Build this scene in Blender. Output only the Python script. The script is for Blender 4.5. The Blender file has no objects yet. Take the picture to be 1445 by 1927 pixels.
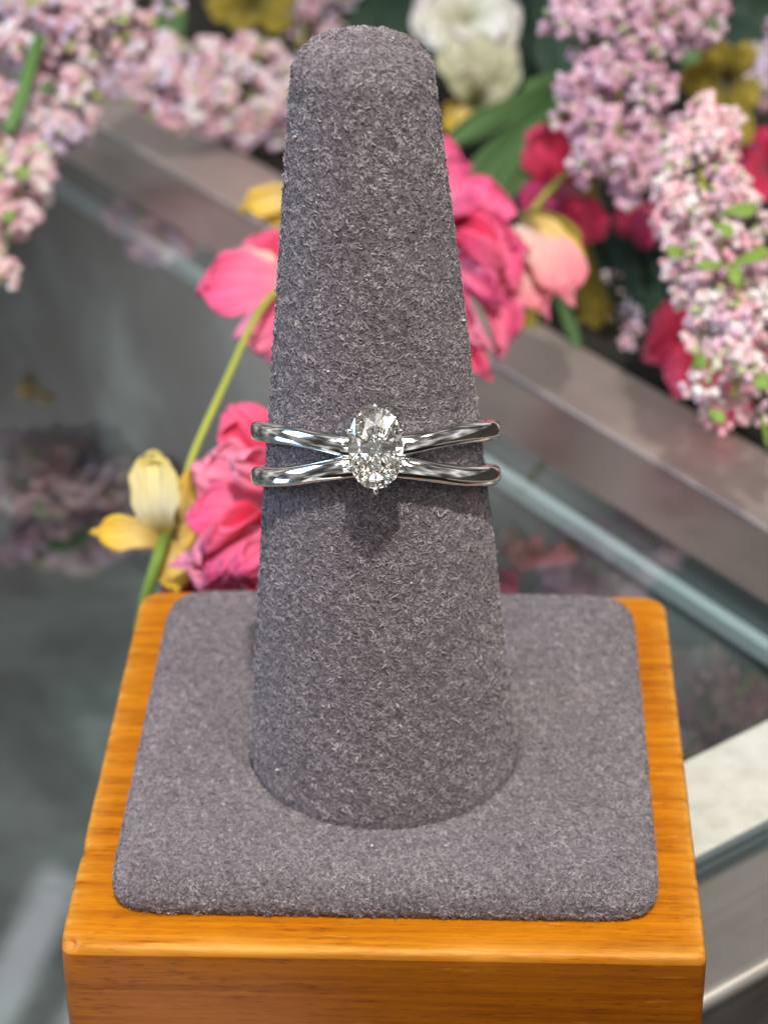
import bpy, bmesh, math, random
import numpy as np
from mathutils import Vector, Matrix

MM = 0.001            # everything below is written in millimetres
sc = bpy.context.scene
C = sc.collection

# ------------------------------------------------------------------ camera
cam_d = bpy.data.cameras.new('camera')
cam = bpy.data.objects.new('camera', cam_d); C.objects.link(cam); sc.camera = cam
fw = Vector((-0.04077707, 0.85108637, -0.5234398)); rt = Vector((0.99912023, 0.03986896, -0.01300871))
up = Vector((-0.00979747, 0.52350975, 0.85196335))
CAM = Vector((7.76, -172.153, 132.706))
cam.matrix_world = Matrix(((rt.x, up.x, -fw.x, CAM.x * MM), (rt.y, up.y, -fw.y, CAM.y * MM), (rt.z, up.z, -fw.z, CAM.z * MM), (0, 0, 0, 1)))
cam_d.sensor_fit = 'VERTICAL'; cam_d.sensor_height = 24.0; cam_d.lens = 24.0 * 4289.4 / 1927.0
cam_d.clip_start = 0.005; cam_d.clip_end = 50
cam_d.dof.use_dof = True; cam_d.dof.focus_distance = 0.186; cam_d.dof.aperture_fstop = cam_d.lens / 2.1

# ------------------------------------------------------------------ world and lamps (an indoor shop)
wd = bpy.data.worlds.new('World'); sc.world = wd; wd.use_nodes = True
wn = wd.node_tree; bg = wn.nodes['Background']; bg.inputs[1].default_value = 0.40
# an even jumble of light and dark, as a shop full of lamps, shelves and walls reflects
wt = wn.nodes.new('ShaderNodeTexCoord'); wz = wn.nodes.new('ShaderNodeTexNoise'); wz.inputs['Scale'].default_value = 3.4; wz.inputs['Detail'].default_value = 2.5; wz.inputs['Roughness'].default_value = 0.5
wr_ = wn.nodes.new('ShaderNodeValToRGB'); we = wr_.color_ramp.elements
we[0].position = 0.38; we[0].color = (0.12, 0.11, 0.105, 1); we[1].position = 0.70; we[1].color = (2.6, 2.5, 2.4, 1)
e_ = we.new(0.50); e_.color = (0.50, 0.47, 0.45, 1); e_ = we.new(0.58); e_.color = (1.0, 0.97, 0.95, 1)
wn.links.new(wt.outputs['Generated'], wz.inputs['Vector']); wn.links.new(wz.outputs['Fac'], wr_.inputs[0]); wn.links.new(wr_.outputs[0], bg.inputs[0])

def lamp(name, loc, target, size, watts, col, size_y=None, shape='DISK'):
    d = bpy.data.lights.new(name, 'AREA'); d.shape = shape; d.size = size * MM
    if size_y: d.size_y = size_y * MM
    d.energy = watts; d.color = col
    o = bpy.data.objects.new(name, d); C.objects.link(o)
    o.location = Vector(loc) * MM
    o.rotation_euler = (Vector(target) - Vector(loc)).to_track_quat('-Z', 'Y').to_euler()
    return o
WARM = (1.0, 0.86, 0.72); NEUT = (1.0, 0.97, 0.93); COOL = (0.48, 0.68, 1.0)
lamp('ceiling_or_sparkle_spot', (46, -310, 640), (0, 0, 20), 30, 7.0, (1.0, 0.94, 0.86))
lamp('ceiling_or_sparkle_spot', (560, -160, 600), (0, 0, 0), 90, 0.9, WARM)
lamp('fill_panel', (-60, 260, 1100), (0, 0, 0), 420, 0.4, NEUT, 420, 'RECTANGLE')  # unseen overhead panel, added as soft fill
lamp('window_light', (-850, -40, 360), (0, 0, 20), 320, 4.8, COOL, 420, 'RECTANGLE')
lamp('fill_panel', (-260, -520, 780), (0, 0, 30), 520, 2.0, NEUT, 420, 'RECTANGLE')  # unseen front panel, added to brighten the diamond
lamp('fill_panel', (340, -560, 740), (0, 0, 30), 520, 2.0, NEUT, 420, 'RECTANGLE')  # its added twin on the right, also there for the stone
for fx, fz in ((-512, 1598), (-452, 1690)):
    o = lamp('far_tube_light', (fx, 1680, fz), (-40, -10, -22), 46, 0.06, (0.88, 0.94, 1.0), 300, 'RECTANGLE'); o.rotation_euler.rotate_axis('Z', math.radians(-35))
for (lx, ly, lz) in ((-260, -330, 900), (330, -250, 820), (-120, -760, 560), (250, -760, 420), (-500, -420, 520), (520, -480, 480), (60, -330, 1000), (-40, -900, 330)):  # small unseen spots added to make the diamond sparkle
    lamp('ceiling_or_sparkle_spot', (lx, ly, lz), (0, -10, 30), 46, 0.22, NEUT if lx > -200 else COOL)

vs = sc.view_settings; vs.view_transform = 'Standard'; vs.look = 'None'; vs.gamma = 1.0; vs.use_curve_mapping = False; vs.exposure = 0.0
sc.render.engine = 'CYCLES'
cy = sc.cycles; cy.max_bounces = 24; cy.transmission_bounces = 20; cy.glossy_bounces = 20; cy.diffuse_bounces = 3; cy.transparent_max_bounces = 16
cy.use_denoising = True; cy.sample_clamp_indirect = 12; cy.caustics_reflective = True; cy.caustics_refractive = True; cy.blur_glossy = 0.0

# ------------------------------------------------------------------ material helpers
def new_mat(name):
    m = bpy.data.materials.new(name); m.use_nodes = True
    nt = m.node_tree; b = nt.nodes['Principled BSDF']
    return m, nt, b
def nd(nt, typ, **kw):
    n = nt.nodes.new(typ)
    for k, v in kw.items(): setattr(n, k, v)
    return n
def coords(nt, scale=(1, 1, 1), kind='Object'):
    tc = nd(nt, 'ShaderNodeTexCoord'); mp = nd(nt, 'ShaderNodeMapping')
    mp.inputs['Scale'].default_value = tuple(1000.0 * s for s in scale)
    nt.links.new(tc.outputs[kind], mp.inputs['Vector']); return mp.outputs[0]
def noise(nt, vec, scale, detail=3, rough=0.55, dist=0.0):
    n = nd(nt, 'ShaderNodeTexNoise'); n.inputs['Scale'].default_value = scale; n.inputs['Detail'].default_value = detail
    n.inputs['Roughness'].default_value = rough; n.inputs['Distortion'].default_value = dist
    nt.links.new(vec, n.inputs['Vector']); return n.outputs['Fac']
def ramp(nt, fac, stops):
    r = nd(nt, 'ShaderNodeValToRGB'); e = r.color_ramp.elements
    while len(e) < len(stops): e.new(0.5)
    for el, (p, c) in zip(e, stops): el.position = p; el.color = (*c, 1) if len(c) == 3 else c
    nt.links.new(fac, r.inputs[0]); return r.outputs[0]
def mixc(nt, fac, a, b, mode='MIX'):
    m = nd(nt, 'ShaderNodeMix', data_type='RGBA', blend_type=mode)
    for sock, v in ((m.inputs[0], fac), (m.inputs[6], a), (m.inputs[7], b)):
        if hasattr(v, 'is_linked') or isinstance(v, bpy.types.NodeSocket): nt.links.new(v, sock)
        elif isinstance(v, tuple): sock.default_value = (*v, 1)
        else: sock.default_value = v
    return m.outputs[2]
def math_n(nt, op, a, b=0.0):
    m = nd(nt, 'ShaderNodeMath', operation=op)
    for s, v in ((m.inputs[0], a), (m.inputs[1], b)):
        if isinstance(v, bpy.types.NodeSocket): nt.links.new(v, s)
        else: s.default_value = v
    return m.outputs[0]
def bump(nt, b, h, dist_mm, strength=1.0):
    n = nd(nt, 'ShaderNodeBump'); n.inputs['Distance'].default_value = dist_mm * MM; n.inputs['Strength'].default_value = strength
    nt.links.new(h, n.inputs['Height']); nt.links.new(n.outputs[0], b.inputs['Normal'])

M = {}
# suede ground below the nap
m, nt, b = new_mat('suede'); v = coords(nt)
c = ramp(nt, noise(nt, v, 3.2, 4, 0.7), [(0.32, (0.025, 0.020, 0.024)), (0.52, (0.11, 0.094, 0.102)), (0.74, (0.28, 0.245, 0.255))])
c2 = mixc(nt, ramp(nt, noise(nt, v, 0.10, 3), [(0.35, (0, 0, 0)), (0.7, (1, 1, 1))]), c, (0.16, 0.14, 0.15)); 
nt.links.new(c, b.inputs['Base Color']); b.inputs['Roughness'].default_value = 0.95; b.inputs['Specular IOR Level'].default_value = 0.1
b.inputs['Sheen Weight'].default_value = 0.35; b.inputs['Sheen Roughness'].default_value = 0.5; b.inputs['Sheen Tint'].default_value = (0.75, 0.72, 0.8, 1)
bump(nt, b, noise(nt, v, 3.2, 4, 0.7), 0.35, 0.9); M['suede'] = m
m, nt, b = new_mat('suede_nap')
at = nd(nt, 'ShaderNodeAttribute', attribute_name='tone')
c = ramp(nt, at.outputs['Fac'], [(0.0, (0.035, 0.028, 0.034)), (0.35, (0.150, 0.128, 0.141)), (0.8, (0.320, 0.279, 0.296)), (1.0, (0.55, 0.50, 0.48))])
nt.links.new(c, b.inputs['Base Color']); b.inputs['Roughness'].default_value = 0.85; b.inputs['Specular IOR Level'].default_value = 0.2
b.inputs['Sheen Weight'].default_value = 0.2; M['nap'] = m
# honey stained wood, grain along x
def wood(name, tint):
    m, nt, b = new_mat(name)
    v = coords(nt, (0.030, 1, 1)); v2 = coords(nt, (0.10, 1, 1)); v3 = coords(nt)
    g1 = noise(nt, v, 0.9, 8, 0.68, 0.3); g2 = noise(nt, v2, 4.6, 4, 0.7); g3 = noise(nt, v3, 0.09, 3, 0.6)
    base = ramp(nt, g1, [(0.32, (0.26, 0.070, 0.001)), (0.44, (0.43, 0.138, 0.002)), (0.56, (0.55, 0.198, 0.003)), (0.72, (0.66, 0.265, 0.005))])
    fine = ramp(nt, g2, [(0.34, (0.45, 0.36, 0.28)), (0.43, (0.90, 0.86, 0.82)), (0.6, (1, 1, 1))])
    c = mixc(nt, 1.0, base, fine, 'MULTIPLY')
    c = mixc(nt, ramp(nt, g3, [(0.35, (0, 0, 0)), (0.75, (0.55, 0.55, 0.55))]), c, (0.56, 0.215, 0.004))
    fleck = ramp(nt, noise(nt, coords(nt, (0.09, 1, 1)), 2.1, 3, 0.6), [(0.66, (0, 0, 0)), (0.72, (0.6, 0.6, 0.6))])
    c = mixc(nt, fleck, c, (0.74, 0.40, 0.10))
    # worn arrises: bare pale wood where the varnish has rubbed off
    geo = nd(nt, 'ShaderNodeAttribute', attribute_name='wear')
    wfac = math_n(nt, 'MULTIPLY', geo.outputs['Fac'], ramp(nt, noise(nt, v2, 0.8, 4, 0.7), [(0.36, (0, 0, 0)), (0.6, (1, 1, 1))]))
    c = mixc(nt, wfac, c, (0.66, 0.36, 0.11))
    c = mixc(nt, 1.0, c, tint, 'MULTIPLY')
    nt.links.new(c, b.inputs['Base Color'])
    nt.links.new(ramp(nt, g2, [(0.3, (0.62, 0.62, 0.62)), (0.7, (0.42, 0.42, 0.42))]), b.inputs['Roughness'])
    b.inputs['Specular IOR Level'].default_value = 0.2; b.inputs['Coat Weight'].default_value = 0.0; b.inputs['Coat Roughness'].default_value = 0.25
    bump(nt, b, g2, 0.05, 0.6); return m
M['wood'] = wood('honey_wood', (0.76, 0.70, 0.36)); M['wood_side'] = wood('brown_side_wood', (0.38, 0.31, 0.16))  # upright sides: the same wood multiplied darker and browner
def metal(name, col, rough, streak=None, streak_amt=0.1):
    m, nt, b = new_mat(name); b.inputs['Metallic'].default_value = 1.0; b.inputs['Base Color'].default_value = (*col, 1); b.inputs['Roughness'].default_value = rough
    if streak:
        v = coords(nt, streak); n1 = noise(nt, v, 1.0, 5, 0.7); n2 = noise(nt, coords(nt), 0.06, 4, 0.6)
        nt.links.new(mixc(nt, n1, tuple(k * 0.72 for k in col), tuple(min(1, k * 1.22) for k in col)), b.inputs['Base Color'])
        r = math_n(nt, 'ADD', math_n(nt, 'MULTIPLY', n1, streak_amt), math_n(nt, 'MULTIPLY', n2, 0.25))
        nt.links.new(math_n(nt, 'ADD', r, rough - 0.15), b.inputs['Roughness'])
        bump(nt, b, n1, 0.02, 0.5)
    return m
M['white_gold'] = metal('white_gold', (0.88, 0.875, 0.86), 0.09)
M['rail_d'] = metal('brushed_aluminium', (0.56, 0.52, 0.49), 0.29, (0.02, 6, 6), 0.2)
M['rail_n'] = metal('brushed_aluminium_short', (0.60, 0.58, 0.55), 0.33, (6, 0.02, 6), 0.2)
M['taupe'] = metal('dull_taupe_metal', (0.68, 0.60, 0.54), 0.50, (0.03, 3, 3), 0.15)
m, nt, b = new_mat('pale_lip'); b.inputs['Base Color'].default_value = (0.66, 0.73, 0.80, 1); b.inputs['Roughness'].default_value = 0.35; M['lip'] = m
# white painted ledge
m, nt, b = new_mat('white_ledge'); v = coords(nt)
nt.links.new(ramp(nt, noise(nt, v, 0.35, 5, 0.65), [(0.3, (0.38, 0.38, 0.34)), (0.5, (0.45, 0.46, 0.42)), (0.7, (0.50, 0.51, 0.47))]), b.inputs['Base Color']); b.inputs['Roughness'].default_value = 0.5; M['white_paint'] = m
# display floor cloth under the glass
m, nt, b = new_mat('case_cloth'); v = coords(nt)
nt.links.new(ramp(nt, noise(nt, v, 0.026, 4, 0.55, 0.25), [(0.36, (0.035, 0.043, 0.044)), (0.5, (0.13, 0.15, 0.15)), (0.66, (0.46, 0.50, 0.50))]), b.inputs['Base Color']); b.inputs['Roughness'].default_value = 0.8; M['cloth'] = m
m, nt, b = new_mat('dark_counter'); v = coords(nt)
nt.links.new(ramp(nt, noise(nt, v, 0.05, 4), [(0.3, (0.012, 0.012, 0.010)), (0.7, (0.035, 0.032, 0.026))]), b.inputs['Base Color']); b.inputs['Roughness'].default_value = 0.7; b.inputs['Specular IOR Level'].default_value = 0.08; M['dark'] = m
# clear pane: light passes straight through, the surface mirrors by Fresnel
m, nt, b = new_mat('pane_glass'); nt.nodes.remove(b); out = nt.nodes['Material Output']
tr = nd(nt, 'ShaderNodeBsdfTransparent'); tr.inputs[0].default_value = (0.88, 0.95, 0.945, 1)
gl = nd(nt, 'ShaderNodeBsdfGlossy'); nt.links.new(ramp(nt, noise(nt, coords(nt), 0.045, 5, 0.6, 0.6), [(0.38, (0.012, 0.012, 0.012)), (0.62, (0.05, 0.05, 0.05)), (0.8, (0.13, 0.13, 0.13))]), gl.inputs['Roughness'])
fr = nd(nt, 'ShaderNodeFresnel'); fr.inputs[0].default_value = 1.52
k = math_n(nt, 'MINIMUM', math_n(nt, 'MULTIPLY', fr.outputs[0], 4.0), 0.9)
mx = nd(nt, 'ShaderNodeMixShader'); nt.links.new(k, mx.inputs[0]); nt.links.new(tr.outputs[0], mx.inputs[1]); nt.links.new(gl.outputs[0], mx.inputs[2]); nt.links.new(mx.outputs[0], out.inputs[0]); M['pane'] = m
m, nt, b = new_mat('pane_under'); nt.nodes.remove(b); tr = nd(nt, 'ShaderNodeBsdfTransparent'); tr.inputs[0].default_value = (0.95, 0.98, 0.97, 1); nt.links.new(tr.outputs[0], nt.nodes['Material Output'].inputs[0]); M['pane_under'] = m
m, nt, b = new_mat('pane_edge'); v = coords(nt, (0.01, 0.01, 1))
nt.links.new(ramp(nt, noise(nt, v, 0.7, 3), [(0.35, (0.025, 0.042, 0.045)), (0.65, (0.15, 0.18, 0.19))]), b.inputs['Base Color']); b.inputs['Roughness'].default_value = 0.22; M['pane_edge'] = m
m, nt, b = new_mat('diamond'); nt.nodes.remove(b); out = nt.nodes['Material Output']
g = nd(nt, 'ShaderNodeBsdfGlass'); g.inputs['Color'].default_value = (1.0, 0.995, 0.98, 1); g.inputs['Roughness'].default_value = 0.0; g.inputs['IOR'].default_value = 2.417
nt.links.new(g.outputs[0], out.inputs[0]); M['diamond'] = m
# petals: UV y runs from claw to tip
def petal_mat(name, base, mid, edge, transl=0.42, rough=0.6):
    m, nt, b = new_mat(name); out = nt.nodes['Material Output']
    uv = nd(nt, 'ShaderNodeUVMap'); sp = nd(nt, 'ShaderNodeSeparateXYZ'); nt.links.new(uv.outputs[0], sp.inputs[0])
    n1 = noise(nt, coords(nt), 0.16, 4, 0.6)
    f = math_n(nt, 'ADD', sp.outputs[1], math_n(nt, 'MULTIPLY', math_n(nt, 'SUBTRACT', n1, 0.5), 0.55))
    c = ramp(nt, f, [(0.05, base), (0.5, mid), (0.95, edge)])
    vein = ramp(nt, noise(nt, coords(nt, (0.024, 0.0016, 0.001), 'UV'), 1.0, 3, 0.65), [(0.3, (0.66, 0.58, 0.60)), (0.5, (1, 1, 1)), (0.75, (1.16, 1.25, 1.22))])
    c = mixc(nt, 1.0, c, vein, 'MULTIPLY')
    nt.links.new(c, b.inputs['Base Color']); b.inputs['Roughness'].default_value = rough; b.inputs['Specular IOR Level'].default_value = 0.25
    b.inputs['Sheen Weight'].default_value = 0.0 if 'leaf' in name or 'stem' in name else 0.15
    t = nd(nt, 'ShaderNodeBsdfTranslucent'); nt.links.new(c, t.inputs[0])
    mx = nd(nt, 'ShaderNodeMixShader'); mx.inputs[0].default_value = transl
    nt.links.new(b.outputs[0], mx.inputs[1]); nt.links.new(t.outputs[0], mx.inputs[2]); nt.links.new(mx.outputs[0], out.inputs[0])
    bump(nt, b, noise(nt, coords(nt), 1.3, 3), 0.08, 0.5)
    M[name] = m
petal_mat('pink', (0.76, 0.06, 0.18), (0.90, 0.12, 0.28), (0.90, 0.32, 0.48))
petal_mat('hot_pink', (0.66, 0.015, 0.07), (0.86, 0.035, 0.13), (0.90, 0.15, 0.30))
petal_mat('rose', (0.90, 0.48, 0.56), (0.90, 0.25, 0.42), (0.86, 0.12, 0.31))
petal_mat('blush', (0.90, 0.78, 0.68), (0.90, 0.62, 0.56), (0.86, 0.28, 0.36))
petal_mat('magenta', (0.50, 0.16, 0.26), (0.42, 0.05, 0.16), (0.45, 0.03, 0.12))
petal_mat('crimson', (0.45, 0.03, 0.08), (0.62, 0.03, 0.10), (0.66, 0.06, 0.15))
petal_mat('cream', (0.62, 0.50, 0.10), (0.80, 0.76, 0.56), (0.78, 0.66, 0.22))
petal_mat('yellow', (0.60, 0.42, 0.08), (0.80, 0.62, 0.24), (0.82, 0.56, 0.05))
petal_mat('olive_yellow', (0.16, 0.13, 0.015), (0.26, 0.20, 0.02), (0.38, 0.29, 0.04))
petal_mat('white', (0.50, 0.52, 0.30), (0.72, 0.72, 0.62), (0.82, 0.80, 0.78))
petal_mat('ivory_green', (0.36, 0.38, 0.14), (0.52, 0.52, 0.32), (0.62, 0.61, 0.46))
petal_mat('leaf', (0.05, 0.12, 0.03), (0.07, 0.14, 0.05), (0.09, 0.17, 0.06), 0.2)
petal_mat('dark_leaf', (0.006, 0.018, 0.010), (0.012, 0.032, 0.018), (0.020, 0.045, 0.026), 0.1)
petal_mat('spring_leaf', (0.16, 0.26, 0.04), (0.22, 0.34, 0.06), (0.26, 0.38, 0.09), 0.3)
petal_mat('stem_green', (0.30, 0.34, 0.05), (0.33, 0.37, 0.06), (0.36, 0.38, 0.08), 0.1)
petal_mat('stem_dark', (0.07, 0.15, 0.04), (0.09, 0.19, 0.05), (0.10, 0.2, 0.06), 0.1)
def bud_mat(name, col):
    m, nt, b = new_mat(name); n1 = noise(nt, coords(nt), 1.2, 2)
    nt.links.new(mixc(nt, n1, tuple(k * 0.86 for k in col), tuple(min(0.9, k * 1.12) for k in col)), b.inputs['Base Color'])
    b.inputs['Roughness'].default_value = 0.45
    t = nd(nt, 'ShaderNodeBsdfTranslucent'); t.inputs[0].default_value = (*col, 1); mx = nd(nt, 'ShaderNodeMixShader'); mx.inputs[0].default_value = 0.38
    nt.links.new(b.outputs[0], mx.inputs[1]); nt.links.new(t.outputs[0], mx.inputs[2]); nt.links.new(mx.outputs[0], nt.nodes['Material Output'].inputs[0])
    return m
BUD_WARM = [bud_mat('bud', c) for c in ((0.90, 0.60, 0.62), (0.92, 0.73, 0.71), (0.93, 0.84, 0.82), (0.86, 0.48, 0.54), (0.82, 0.57, 0.67), (0.50, 0.58, 0.28))]
BUD_MAUVE = [bud_mat('bud_mauve', c) for c in ((0.70, 0.45, 0.60), (0.78, 0.54, 0.66), (0.83, 0.68, 0.76), (0.66, 0.36, 0.48), (0.76, 0.47, 0.54), (0.40, 0.44, 0.22))]
BUD_DIM = [bud_mat('bud_dusky', c) for c in ((0.80, 0.54, 0.60), (0.85, 0.65, 0.67), (0.89, 0.80, 0.84), (0.70, 0.40, 0.47), (0.72, 0.60, 0.78), (0.42, 0.46, 0.18))]

# ------------------------------------------------------------------ object helpers
def tag(o, label=None, cat=None, group=None, kind=None):
    for k, v in (('label', label), ('category', cat), ('group', group), ('kind', kind)):
        if v: o[k] = v
    return o
def thing(name, loc, label, cat, group=None, rz=0.0):
    o = bpy.data.objects.new(name, None); C.objects.link(o); o.location = Vector(loc) * MM; o.rotation_euler = (0, 0, rz)
    o.empty_display_size = 0.005
    o['origin_mm'] = tuple(loc); return tag(o, label, cat, group)
def mesh_obj(name, verts, faces, mats, parent=None, origin=(0, 0, 0), smooth=True, uvs=None, mat_idx=None):
    me = bpy.data.meshes.new(name)
    V = (np.asarray(verts, dtype=float) - np.asarray(origin, dtype=float)) * MM
    me.from_pydata([tuple(x) for x in V], [], [tuple(f) for f in faces])
    for mt in (mats if isinstance(mats, (list, tuple)) else [mats]): me.materials.append(mt)
    if smooth: me.polygons.foreach_set('use_smooth', [True] * len(me.polygons))
    if mat_idx is not None: me.polygons.foreach_set('material_index', mat_idx)
    if uvs is not None:
        ul = me.uv_layers.new(name='UVMap')
        for lp in me.loops: ul.data[lp.index].uv = uvs[lp.vertex_index]
    me.update()
    o = bpy.data.objects.new(name, me); C.objects.link(o)
    if parent: o.parent = parent
    return o
def org(t): return tuple(t['origin_mm'])
def catmull(pts, n):
    P = [np.array(p, float) for p in pts]; P = [2 * P[0] - P[1]] + P + [2 * P[-1] - P[-2]]; out = []
    for i in range(1, len(P) - 2):
        for k in range(n):
            t = k / n; a, b_, c_, d_ = P[i - 1], P[i], P[i + 1], P[i + 2]
            out.append(0.5 * ((2 * b_) + (c_ - a) * t + (2 * a - 5 * b_ + 4 * c_ - d_) * t * t + (3 * b_ - a - 3 * c_ + d_) * t ** 3))
    out.append(P[-2]); return np.array(out)
def tube_geo(pts, radii, seg=10):
    n = len(pts); V = []; F = []; UV = []
    T = np.gradient(pts, axis=0); T /= np.linalg.norm(T, axis=1)[:, None]
    ref = np.array([0.3, 0.2, 1.0]); ref = ref - T[0] * (ref @ T[0]); ref /= np.linalg.norm(ref)
    for i in range(n):
        ref = ref - T[i] * (ref @ T[i]); ref /= np.linalg.norm(ref); bi = np.cross(T[i], ref)
        for k in range(seg):
            a = 2 * math.pi * k / seg; V.append(pts[i] + radii[i] * (math.cos(a) * ref + math.sin(a) * bi)); UV.append((k / seg, i / (n - 1)))
    for i in range(n - 1):
        for k in range(seg):
            k2 = (k + 1) % seg; F.append((i * seg + k, i * seg + k2, (i + 1) * seg + k2, (i + 1) * seg + k))
    F.append(tuple(range(seg))[::-1]); F.append(tuple((n - 1) * seg + k for k in range(seg)))
    return V, F, UV
def tube(name, pts, r0, r1, mt, parent, seg=10, sub=6):
    P = catmull(pts, sub); R = np.linspace(r0, r1, len(P)); V, F, UV = tube_geo(P, R, seg)
    return mesh_obj(name, V, F, mt, parent, org(parent), uvs=UV)
VIEW = np.array([0.041, -0.851, 0.523])
def petal(parent, base, tip, width, mt, cup=0.18, curl=0.12, ruffle=0.06, lean=(0, 0, 0), seed=0, shape=0.62, name='petal', thick=0.13, nu=24, nv=19):
    """a thin cupped, ruffled petal from its claw (base) to its tip"""
    rnd = random.Random(seed * 7 + 3)
    b = np.array(base, float); t = np.array(tip, float); ax = t - b; L = np.linalg.norm(ax); ax /= L
    n = VIEW + np.array(lean, float); n = n - ax * (n @ ax); n /= np.linalg.norm(n); s = np.cross(ax, n)
    ph = [rnd.uniform(0, 6.28) for _ in range(4)]; top = []; UV = []; NN = []
    for i in range(nu):
        u = 1 - (1 - i / (nu - 1)) ** 1.6
        w = width * 0.5 * max(0.0, (0.12 + 0.93 * u ** shape) * (1 - u ** 9) ** 0.5 + 0.01)
        for j in range(nv):
            q = -1 + 2 * j / (nv - 1)
            uu = u * (1 - 0.06 * q * q * u) + 0.03 * u * math.sin(q * 5 + ph[2])
            z = cup * L * math.sin(math.pi * u * 0.9) * 0.6 - curl * L * u * u + cup * width * 0.55 * q * q * (0.4 + u * 0.6)
            z += 1.25 * ruffle * L * u * (math.sin(q * 4.3 + ph[0] + u * 3) * 0.8 + math.sin(q * 8.1 + ph[1] + u * 2) * 0.45 * abs(q) + 0.35 * u * u * math.sin(q * 13 + ph[2] + u * 5)) + 0.012 * L * math.sin(q * 19 + ph[3] + 2.5 * u) * (0.3 + u)
            e = 1 + 0.07 * math.sin(u * 11 + ph[2] + q * 2) + 0.04 * math.sin(u * 23 + ph[3])
            top.append(b + ax * (uu * L) + s * (q * w * e) + n * z); UV.append((j / (nv - 1), u))
    top = np.array(top); G = top.reshape(nu, nv, 3)
    du = np.gradient(G, axis=0); dv = np.gradient(G, axis=1); N = np.cross(du, dv); N /= (np.linalg.norm(N, axis=2)[..., None] + 1e-9)
    bot = (G - N * thick).reshape(-1, 3); V = np.vstack([top, bot]); F = []; o = nu * nv
    for i in range(nu - 1):
        for j in range(nv - 1):
            a, c_, d_, e_ = i * nv + j, i * nv + j + 1, (i + 1) * nv + j + 1, (i + 1) * nv + j
            F.append((a, c_, d_, e_)); F.append((o + e_, o + d_, o + c_, o + a))
    rim = [j for j in range(nv)] + [i * nv + nv - 1 for i in range(1, nu)] + [(nu - 1) * nv + j for j in range(nv - 2, -1, -1)] + [i * nv for i in range(nu - 2, 0, -1)]
    for a, c_ in zip(rim, rim[1:] + rim[:1]): F.append((c_, a, o + a, o + c_))
    return mesh_obj(name, V, F, mt, parent, org(parent), uvs=UV + UV)
def box_geo(x0, x1, y0, y1, z0, z1, r=0.0):
    """box with its long top edges rounded by r (four steps)"""
    bm = bmesh.new(); bmesh.ops.create_cube(bm, size=1.0)
    for v_ in bm.verts: v_.co = Vector(((x0 + x1) / 2 + v_.co.x * (x1 - x0), (y0 + y1) / 2 + v_.co.y * (y1 - y0), (z0 + z1) / 2 + v_.co.z * (z1 - z0)))
    if r > 0: bmesh.ops.bevel(bm, geom=list(bm.edges), offset=r, segments=4, profile=0.5, affect='EDGES')
    V = [tuple(v_.co) for v_ in bm.verts]; bm.verts.index_update(); F = [[q.index for q in f.verts] for f in bm.faces]; bm.free(); return V, F
def box_part(name, dims, mt, parent, r=0.0, smooth=False):
    V, F = box_geo(*dims, r=r); o = mesh_obj(name, V, F, mt, parent, (0, 0, 0), smooth)
    if r > 0:
        o.data.polygons.foreach_set('use_smooth', [True] * len(o.data.polygons))
        md = o.modifiers.new('wn', 'WEIGHTED_NORMAL'); md.keep_sharp = False
    return o

# ------------------------------------------------------------------ the glass display case and its neighbour
ZG = -22.0
CASE_O = (-10.648, 128.063, 0.0); CASE_R = math.atan2(-0.78742, 0.61641)
case = thing('display_case', CASE_O, 'glass topped display case with brushed aluminium rails under the ring stand', 'display case', rz=CASE_R)
V, F = box_geo(-420, 117.4, -330, -0.0, ZG - 4.8, ZG, 0.35)
gp = mesh_obj('glass_panel', V, F, [M['pane'], M['pane_edge'], M['pane_under']], case, smooth=False)
gp.data.polygons.foreach_set('material_index', [0 if p_.normal.z > 0.9 else 2 if p_.normal.z < -0.9 else 1 for p_ in gp.data.polygons])
box_part('aluminium_rail', (-420, 118.0, 0.5, 12.9, -60, ZG - 1.5), M['rail_d'], case, 0.35)
box_part('aluminium_rail', (118.3, 132.4, -330, 12.9, -60, ZG - 1.5), M['rail_n'], case, 1.5)
box_part('glass_lip', (-420, 117.0, -1.7, 0.3, -29.5, ZG - 4.9), M['lip'], case, 0.3)
box_part('white_edge_strip', (104.6, 117.2, -330, -0.4, ZG + 0.002, ZG + 0.03), M['white_paint'], case)
box_part('case_floor', (-420, 117.9, -330, 0.4, -104, -100), M['cloth'], case)
box_part('case_wall', (-420, 117.9, -1.0, 0.3, -100, -30), M['cloth'], case)
nb = thing('neighbouring_counter', CASE_O, 'dark counter with a dull taupe metal edge behind the glass case', 'counter', rz=CASE_R)
box_part('metal_edge', (-420, 300, 13.4, 27.0, -60, ZG - 1.4), M['taupe'], nb, 0.22)
box_part('counter_top', (-420, 420, 27.3, 520, -60, ZG - 2.5), M['dark'], nb, 0.5)

fl = mesh_obj('shop_floor', [(-4000, -4000, -900), (4000, -4000, -900), (4000, 4000, -900), (-4000, 4000, -900)], [(0, 1, 2, 3)], M['dark']); tag(fl, kind='structure')
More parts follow.
